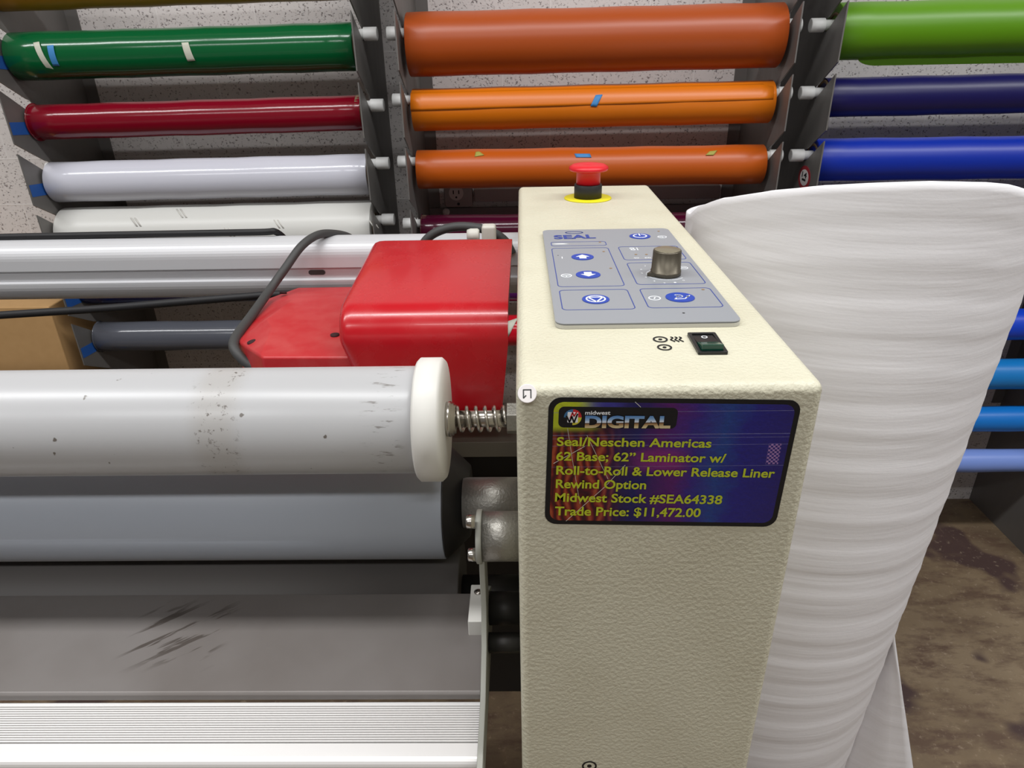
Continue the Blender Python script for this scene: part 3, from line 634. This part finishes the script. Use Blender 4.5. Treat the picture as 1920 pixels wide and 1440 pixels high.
# white printed signs
for u, v, ru, marks in ((1118, 123, 44, [[(-.5, .1), (.1, .1)], [(.1, .1), (.1, -.4)]]), (212, 490, 53, [[(-.6, .1), (.6, .1)], [(0, .1), (0, -.6)]]), (1047, 703, 60, [[(.12, .35), (-.12, -.35)]]), (1322, 416, 42, [[(-.5, .1), (.5, .1)]])):
    mb = MB(); c = pp(u, v); r = abs(pp(u + ru, v)[0] - c[0]); FP.annulus(mb, c, r, r*0.18, PH, PH + 0.0002)
    for l in marks: FP.line(mb, [(c[0] + x*r, c[1] + y*r) for x, y in l], r*0.2, PH, PH + 0.0002)
    mb.build('printed_sign', 'ink_white', PN)
mb = MB(); c = pp(172, 320); FP.line(mb, [(c[0], c[1] - 0.0022), (c[0], c[1] + 0.0022)], 0.0006, PH, PH + 0.0002)
mb.build('printed_sign', 'ink_white', PN); mb = MB(); c = pp(835, 238); k = 0.0019
FP.annulus(mb, (c[0], c[1] + k), k, k*0.35, PH, PH + 0.0002); FP.annulus(mb, (c[0] + 0.0004, c[1] - k), k, k*0.35, PH, PH + 0.0002); FP.line(mb, [(c[0] + 2.1*k, c[1] + k*1.8), (c[0] + 2.1*k, c[1] - 1.8*k)], 0.0007, PH, PH + 0.0002)
mb.build('printed_sign', 'ink_white', PN); mb = MB(); c = pp(152, 190)
FP.poly(mb, [(c[0] - 0.0066, c[1]), (c[0] - 0.002, c[1] - 0.0011), (c[0] + 0.002, c[1] - 0.0011), (c[0] + 0.0066, c[1]), (c[0] + 0.002, c[1] + 0.0011), (c[0] - 0.002, c[1] + 0.0011)], PH, PH + 0.0002)
mb.build('printed_sign', 'ink_white', PN); mb = MB()
kc = pp(1150, 478)
R_ = 0.0122
for i in range(60):
    a = math.radians(-40 - i*4.3); FP.line(mb, [(kc[0] + R_*math.cos(a), kc[1] + R_*math.sin(a)), (kc[0] + (R_ + 0.0012)*math.cos(a), kc[1] + (R_ + 0.0012)*math.sin(a))], 0.00022, PH, PH + 0.0002)
mb.build('dial_scale', 'ink_white', PN)
for i, (u, v) in enumerate(((1322, 536), (1240, 556), (1140, 560), (1042, 542), (962, 506), (926, 468), (920, 432), (958, 400))):
    c = pp(u, v); write(FP, str(i), (c[0] - 0.0007, c[1] - 0.0010), (c[0] + 0.0008, c[1] - 0.0010), 0.0020, 'ink_white', PN, 0.01, PH + 0.0002)
a = pp(847, 329); b = pp(902, 328); write(FP, '40', a, b, 0.0024, 'ink_white', PN, 0.015, PH + 0.0002)
a = pp(955, 327); b = pp(1014, 326); write(FP, '60', a, b, 0.0024, 'ink_white', PN, 0.015, PH + 0.0002)
a = pp(98, 143); b = pp(492, 135); write(FP, 'SEAL', a, b, abs(pp(100, 110)[1] - pp(100, 143)[1]), 'panel_line', PN, 0.035, PH + 0.0002)
c = pp(285, 82); mb = MB()
for s in (1, -1):
    FP.line(mb, [(c[0] + s*0.0072*math.cos(math.radians(a)), c[1] + s*0.0030*math.sin(math.radians(a)) + s*0.0004) for a in range(20, 190, 12)], 0.0010, PH, PH + 0.0002)
mb.build('logo_swirl', 'panel_line', PN)
for u, v in ((870, 290), (970, 290), (565, 262), (632, 420), (1506, 622), (530, 173), (1085, 70)):
    mb = MB(); FP.disc(mb, pp(u, v), 0.0010, PH, PH + 0.0003); mb.build('indicator', 'led_amber', PN)
mb = MB()
for u, v, r in ((1322, 843, 0.0008), (133, 298, 0.0005)): FP.disc(mb, pp(u, v), r, PH, PH + 0.0001)
mb.build('screw_dot', 'rubber_black', PN)
# --- dial knob
K = FP.p(kc[0], kc[1], PH)
kn = MB().lathe([(0.0, 0.0104), (0.003, 0.0104), (0.0031, 0.0100), (0.0165, 0.0096), (0.0172, 0.0092), (0.0173, 0.004)], K + Vector((0, 0, 0.0003)), (0, 0, 1), n=64).build('dial_knob', 'knob_bronze', LM, label='bronze metal dial knob with a pointer')
MB().lathe([(0, 0.0089), (0.0003, 0.0085), (0.0004, 0.001)], K + Vector((0, 0, 0.0176)), (0, 0, 1), n=48).build('knob_cap', 'knob_cap', kn)
d = Vector((-0.95, -0.30, 0)).normalized(); e = Vector((-d.y, d.x, 0))
MB().prism([K + d*0.008 + e*0.0045 + Vector((0, 0, 0.0004)), K + d*0.0142 + Vector((0, 0, 0.0004)), K + d*0.008 - e*0.0045 + Vector((0, 0, 0.0004))], (0, 0, 0.0022)).build('pointer', 'knob_bronze', kn)

# --- rocker switch with its heating sign
q = [onz(1291, 626, 0.001), onz(1341, 624, 0.001), onz(1363, 660, 0.001), onz(1309, 665, 0.001)]
c = sum(q, Vector())/4; sw_w = ((q[1]-q[0]).length + (q[2]-q[3]).length)/2; sw_h = ((q[0]-q[3]).length + (q[1]-q[2]).length)/2
FS = Plane2((c.x, c.y, ZT), (1, 0, 0), (0, 1, 0)); mb = MB()
FS.ring(mb, rrect(sw_w, sw_h, 0.001), rrect(sw_w - 0.004, sw_h - 0.004, 0.0005), 0.0001, 0.0018)
SW = mb.build('rocker_switch', 'switch_black', LM, 0.0003, label='black rocker switch with a dark green lens')
w2 = sw_w/2 - 0.0021; hh = sw_h/2 - 0.0021
MB().prism([FS.p(-w2, y, z) for y, z in ((-hh, 0.0002), (-hh, 0.0052), (-0.001, 0.0022), (-0.001, 0.0002))], (2*w2, 0, 0)).build('rocker_lens', 'switch_green', SW, 0.0004)
MB().prism([FS.p(-w2, y, z) for y, z in ((-0.0008, 0.0002), (-0.0008, 0.0021), (hh, 0.0010), (hh, 0.0002))], (2*w2, 0, 0)).build('rocker_back', 'switch_black', SW)
mb = MB(); FS.annulus(mb, (0, hh*0.55), 0.0017, 0.0005, 0.0017, 0.00195); mb.build('off_mark', 'ink_white', SW)
FT = Plane2((0, 0, ZT), (1, 0, 0), (0, 1, 0)); mb = MB()
for (px, py, rp) in ((1238, 637, 14), (1246, 652, 14)):
    c = FT.xy(onz(px, py, 0)); r = abs(FT.xy(onz(px + rp, py, 0))[0] - c[0]); FT.annulus(mb, c, r, r*0.24, 0.0002, 0.0004); FT.disc(mb, c, r*0.26, 0.0002, 0.0004, n=16)
for px in (1260, 1268, 1276):
    c = FT.xy(onz(px, 637, 0)); FT.line(mb, [(c[0] + 0.0008*math.sin(k*1.0) , c[1] + 0.0035 - k*0.00085) for k in range(9)], 0.0008, 0.0002, 0.0004)
mb.build('heating_sign', 'ink_black', LM)

# --- price sticker on the cabinet front
TL, TR, BR, BL = [ony(*p, -0.0003) for p in ((1028, 745), (1503, 750), (1455, 988), (1022, 982))]
ux = ((TR - TL) + (BR - BL)).normalized(); uy = (ux.cross(Vector((0, 1, 0))))*-1
if uy.z < 0: uy = -uy
FK = Plane2((TL + TR + BR + BL)/4, ux, uy); FK.o.y = -0.00015
if FK.n.y > 0: FK.n = -FK.n
sw_ = ((TR - TL).length + (BR - BL).length)/2; sh_ = ((TL - BL).length + (TR - BR).length)/2
m = mat('sticker_print', (40, 40, 110), 0.35); t = NT(m)
co = t.tc.outputs['Object']; mpn = t.n('ShaderNodeMapping'); t.l(co, mpn.inputs[0]); mpn.inputs['Location'].default_value = (-FK.o.x, 0.26, -(FK.o.z))
X = t.sep(mpn.outputs[0]); nv = mpn.outputs[0]
u = t.math('ADD', t.math('DIVIDE', X[0], sw_), 0.5); vv = t.math('ADD', t.math('DIVIDE', X[2], sh_), 0.5)
nz = t.noise(nv, 45, 3, 0.6); uu = t.math('ADD', u, t.math('MULTIPLY', t.math('SUBTRACT', nz, 0.5), 0.25))
base = t.ramp(uu, [(0.0, (66, 24, 30)), (0.22, (50, 22, 46)), (0.36, (30, 30, 92)), (0.50, (84, 26, 98)), (0.60, (52, 36, 120)), (0.72, (34, 62, 130)), (0.80, (36, 34, 120)), (1.0, (38, 32, 104))])
ora = t.math('MULTIPLY', t.band(u, -0.1, 0.27, 0.05), t.band(vv, -0.1, 0.72, 0.12)); wv = t.noise(t.n('ShaderNodeMapping').outputs[0], 1) if False else None
st = t.n('ShaderNodeTexWave', wave_type='BANDS', bands_direction='X'); st.inputs['Scale'].default_value = 60; st.inputs['Distortion'].default_value = 9; t.l(nv, st.inputs['Vector'])
orc = t.ramp(st.outputs['Fac'], [(0.0, (60, 16, 20)), (0.6, (150, 40, 22)), (1.0, (196, 92, 50))])
base = t.mix(t.math('MULTIPLY', ora, 0.6), base, orc)
yel = t.math('MULTIPLY', t.band(u, -0.1, 0.19, 0.05), t.band(vv, 0.78, 1.2, 0.03)); base = t.mix(yel, base, lin((176, 186, 40)))
tea = t.math('MULTIPLY', t.band(u, 0.16, 0.30, 0.05), t.band(vv, 0.88, 1.2, 0.03)); base = t.mix(t.math('MULTIPLY', tea, 0.8), base, lin((60, 60, 150)))
pk = t.math('MULTIPLY', t.band(u, 0.36, 0.56, 0.06), t.band(vv, 0.46, 0.62, 0.05)); base = t.mix(t.math('MULTIPLY', pk, 0.55), base, lin((150, 44, 120)))
for lo, hi in ((0.905, 0.909), (0.735, 0.740), (0.71, 0.713), (0.655, 0.658), (0.49, 0.493)):
    base = t.mix(t.math('MULTIPLY', t.band(vv, lo, hi, 0.001), 0.5), base, lin((130, 130, 170)))
ck = t.n('ShaderNodeTexChecker'); ck.inputs['Scale'].default_value = 900; t.l(nv, ck.inputs['Vector'])
base = t.mix(t.math('MULTIPLY', t.math('MULTIPLY', t.band(u, 0.905, 0.955, 0.003), t.band(vv, 0.50, 0.66, 0.004)), t.math('MULTIPLY', ck.outputs['Fac'], 0.8)), base, lin((170, 130, 180)))
t.l(base, t.b.inputs['Base Color'])
t.bump(t.noise(co, 420, 2), 0.25, 0.0008)
mb = MB(); FK.poly(mb, rrect(sw_, sh_, 0.0065), 0, 0.0002, 0); ST = mb.build('price_sticker', 'ink_black', LM, label='colourful rectangular sticker with yellow lettering and black border')
mb = MB(); FK.poly(mb, rrect(sw_ - 0.0052, sh_ - 0.0052, 0.005), 0.0002, 0.0003, 0); mb.build('printed_picture', 'sticker_print', ST)
def kp(u, v): return FK.xy(ony(1000 + u/3.4286, 720 + v/3.43, -0.0003))
a = kp(165, 140); b = kp(915, 290); mb = MB()
FK.poly(mb, [((a[0]+b[0])/2 + x, (a[1]+b[1])/2 + y) for x, y in rrect(abs(b[0]-a[0]), abs(b[1]-a[1]) - 0.0006, 0.0028)], 0.0003, 0.0004); mb.build('logo_field', 'ink_black', ST)
mat('wedge_red', (190, 40, 44), 0.4); mat('wedge_blue', (60, 110, 150), 0.4); mat('wedge_yellow', (210, 200, 60), 0.4); mat('letter_yellow', (186, 196, 44), 0.4)
m = mat('letter_chrome', (160, 180, 210), 0.3); t = NT(m); mpn = t.n('ShaderNodeMapping'); t.l(t.tc.outputs['Object'], mpn.inputs[0])
zb1, zt1 = FK.p(*kp(500, 275)).z, FK.p(*kp(500, 205)).z
r = t.n('ShaderNodeMapRange'); r.inputs[1].default_value = zb1; r.inputs[2].default_value = zt1; t.l(t.sep(mpn.outputs[0])[2], r.inputs[0])
t.l(t.ramp(r.outputs[0], [(0.0, (214, 196, 150)), (0.30, (150, 110, 70)), (0.40, (60, 44, 40)), (0.46, (226, 232, 240)), (0.7, (140, 176, 214)), (1.0, (84, 130, 186))]), t.b.inputs['Base Color'])
c = kp(253, 212); r = abs(kp(318, 212)[0] - c[0]); mb = MB(); FK.disc(mb, c, r, 0.0004, 0.0005, 0)
for k, mi in ((0, 1), (90, 2), (180, 0), (270, 3)):
    FK.poly(mb, [c] + [(c[0] + r*0.88*math.cos(math.radians(k + a)), c[1] + r*0.88*math.sin(math.radians(k + a))) for a in range(0, 91, 15)], 0.0005, 0.0006, mi)
FK.poly(mb, [(c[0] + x, c[1] + y) for x, y in rrect(r*1.05, r*1.15, 0.0004)], 0.0006, 0.0007, 4)
FK.line(mb, [(c[0] + r*x, c[1] + r*y) for x, y in ((-0.62, 0.15), (-0.30, -0.50), (-0.10, 0.10), (0.15, -0.55), (0.45, 0.40))], r*0.16, 0.0007, 0.0008, 0)
FK.line(mb, [(c[0] + r*x, c[1] + r*y) for x, y in ((-0.25, -0.1), (-0.05, 0.55), (0.12, 0.15), (0.35, 0.6))], r*0.14, 0.0007, 0.00078, 1)
mb.build('round_logo', ['ink_black', 'wedge_red', 'wedge_blue', 'wedge_yellow', 'ink_white'], ST)
def line_of(s, u0, v0, u1, v1, cap, mt='letter_yellow', bold=0.022, shear=0.0):
    c0 = kp(u0, v0); c1 = kp(u0, v0 - cap); write(FK, s, c0, kp(u1, v1), abs(c1[1] - c0[1]), mt, ST, bold, 0.0008, shear=shear)
line_of('midwest', 332, 193, 494, 193, 24, 'ink_white', 0.02)
line_of('DIGITAL', 330, 274, 878, 277, 70, 'letter_chrome', 0.045)
line_of('Seal/Neschen Americas', 150, 392, 1140, 404, 53)
line_of('62 Base; 62\u201d Laminator w/', 146, 486, 1232, 500, 53)
line_of('Roll-to-Roll & Lower Release Liner', 146, 576, 1545, 597, 53)
line_of('Rewind Option', 143, 663, 722, 671, 53)
line_of('Midwest Stock #SEA64338', 138, 750, 1208, 767, 53)
line_of('Trade Price: $11,472.00', 138, 838, 1070, 850, 53)
# pale scratches over the sticker
mb = MB()
for pts in (((220, 285), (250, 480), (300, 770)), ((345, 330), (480, 610)), ((130, 510), (330, 400)), ((210, 880), (460, 660), (590, 520)), ((655, 115), (690, 148))):
    FK.line(mb, [kp(*p) for p in pts], 0.00022, 0.0003, 0.00042)
mb.build('scratch', 'tape_white', ST)
# symbols at the foot of the cabinet front
FC = Plane2((0, 0, 0), (1, 0, 0), (0, 0, 1)); mb = MB()
def fp(px, py): return FC.xy(ony(px, py, 0))
for px, py, rp in ((1105, 1436, 14), (1113, 1466, 14), (1282, 1448, 13), (1290, 1478, 13)):
    c = fp(px, py); r = abs(fp(px + rp, py)[0] - c[0]); FC.annulus(mb, c, r, r*0.24, 0.0001, 0.0003); FC.disc(mb, c, r*0.3, 0.0001, 0.0003, n=16)
c = fp(1077, 1452); k = 0.0042; FC.poly(mb, [(c[0] - k, c[1]), (c[0], c[1] - k), (c[0] + k, c[1]), (c[0], c[1] + k*1.1)], 0.0001, 0.0003)
mb.build('roller_sign', 'ink_black', LM)

# loose black cords
cp = [ony(-260, 477, 0.528), ony(0, 466, 0.528), ony(150, 461, 0.528), ony(330, 456, 0.528), ony(490, 452, 0.528), ony(520, 453, 0.53), ony(538, 452, 0.56)]
cz = zt_ + ZT
cp = [Vector((p.x, p.y, cz + 0.0042 + (p.z - cp[3].z)*0.3)) for p in cp[:-1]] + [cp[-1]]
tag(MB().tube(smooth_path(cp), 0.0040, 0, 12).build('cord', 'cord_black'), 'thin black cord lying on top of the rear aluminium rail', 'cord')
cp = [ony(-150, 602, 0.47), ony(0, 591, 0.47), ony(200, 578, 0.47), ony(330, 567, 0.47), ony(440, 558, 0.475), ony(520, 552, 0.485), ony(640, 548, 0.485)]
tag(MB().tube(smooth_path(cp), 0.0046, 0, 12).build('cord', 'cord_black'), 'black cord hanging below the rear aluminium rail', 'cord')

# ------------------------------------------------------------------ foam roll standing beside the cabinet
FXc, FYc, FR = 0.404, 0.55, 0.195
FM = thing('foam_roll', (FXc, FYc, 0), 'tall white foam sheet roll standing on the floor right of the cabinet', 'foam roll')
edge = [(1295, 402), (1310, 388), (1350, 374), (1440, 360), (1540, 350), (1640, 345), (1740, 342), (1850, 344), (1905, 349), (1918, 358)]
def edge_z(X, Y):
    best = None
    for (a, b) in zip(edge[:-1], edge[1:]):
        for k in range(11):
            px = a[0] + (b[0]-a[0])*k/10; py = a[1] + (b[1]-a[1])*k/10; P = ony(px, py, Y); dd = abs(P.x - X)
            if best is None or dd < best[0]: best = (dd, P.z)
    return best[1]
n = 96; ztop = []
for i in range(n):
    a = 2*math.pi*i/n; X = FXc + FR*math.cos(a); Y = FYc + FR*math.sin(a)
    if math.sin(a) < 0.12: ztop.append(edge_z(X, Y))
    else: ztop.append(None)
vals = [z for z in ztop if z is not None]
i0 = 0
while ztop[i0 + 1] is not None: i0 += 1
i1 = i0 + 1
while ztop[i1] is None: i1 += 1
for i in range(i0 + 1, i1):
    f = (i - i0)/(i1 - i0); ztop[i] = ztop[i0]*(1-f) + ztop[i1]*f - 0.03*math.sin(math.pi*f)
def lean(z): return 0.030*(1 - max(z, 0)), 1 - 0.10*(1 - max(z, 0))       # the roll narrows and leans a little towards its foot
def fring(r, zf):
    out = []
    for i in range(n):
        z = zf(i); dx, k = lean(z); a = 2*math.pi*i/n
        out.append((FXc - dx + r*k*math.cos(a), FYc + r*k*math.sin(a), z))
    return out
rs = []
NZ = 140
for k in range(NZ + 1):
    f = k/NZ; z = f
    wob = 0.0003*math.sin(k*1.9) + 0.0005*math.sin(k*0.73 + 1)
    rs.append(fring(FR + wob, lambda i: 0.001 + (ztop[i] - 0.001)*f))
rs.append(fring(FR - 0.002, lambda i: ztop[i] + 0.001)); rs.append(fring(FR - 0.004, lambda i: ztop[i]))
for k in range(0, 6): rs.append(fring(FR - 0.005, lambda i: ztop[i]*(1 - k/5) + 0.002*(k/5)))
MB().rings(rs, 0, True, cap=False).build('foam_sheet', 'foam_white', FM)
# loose outer lap flaring out at the bottom right
rows = []
YL = 0.455
Pa = ony(1672, 1152, YL); Pb = ony(1704, 1440, YL)
za, zb2 = Pa.z, 0.001
for k in range(25):
    f = k/24; z = za*(1-f) + zb2*f
    ang = math.radians(-24); dx, kk = lean(z); p0 = Vector((FXc - dx + (FR - 0.001)*kk*math.cos(ang), FYc + (FR - 0.001)*kk*math.sin(ang), z))
    xo = Pa.x + (Pb.x - Pa.x)*((za - z)/(za - Pb.z))
    p2 = Vector((xo, YL - 0.02*f, z)); p1 = p0.lerp(p2, 0.42); k1 = min(1, 3*f)*0.9; p1.y = p1.y*(1 - k1) + (p2.y + 0.006)*k1
    rows.append([p0 + (p1-p0)*s for s in (0, .25, .5, .75)] + [p1 + (p2-p1)*s for s in (0, .25, .5, .75, 1)])
o = MB().rings(rows, 0, True, cap=False, closed=False).build('outer_lap', 'foam_white', FM)
s = o.modifiers.new('thick', 'SOLIDIFY'); s.thickness = 0.004; s.offset = 1
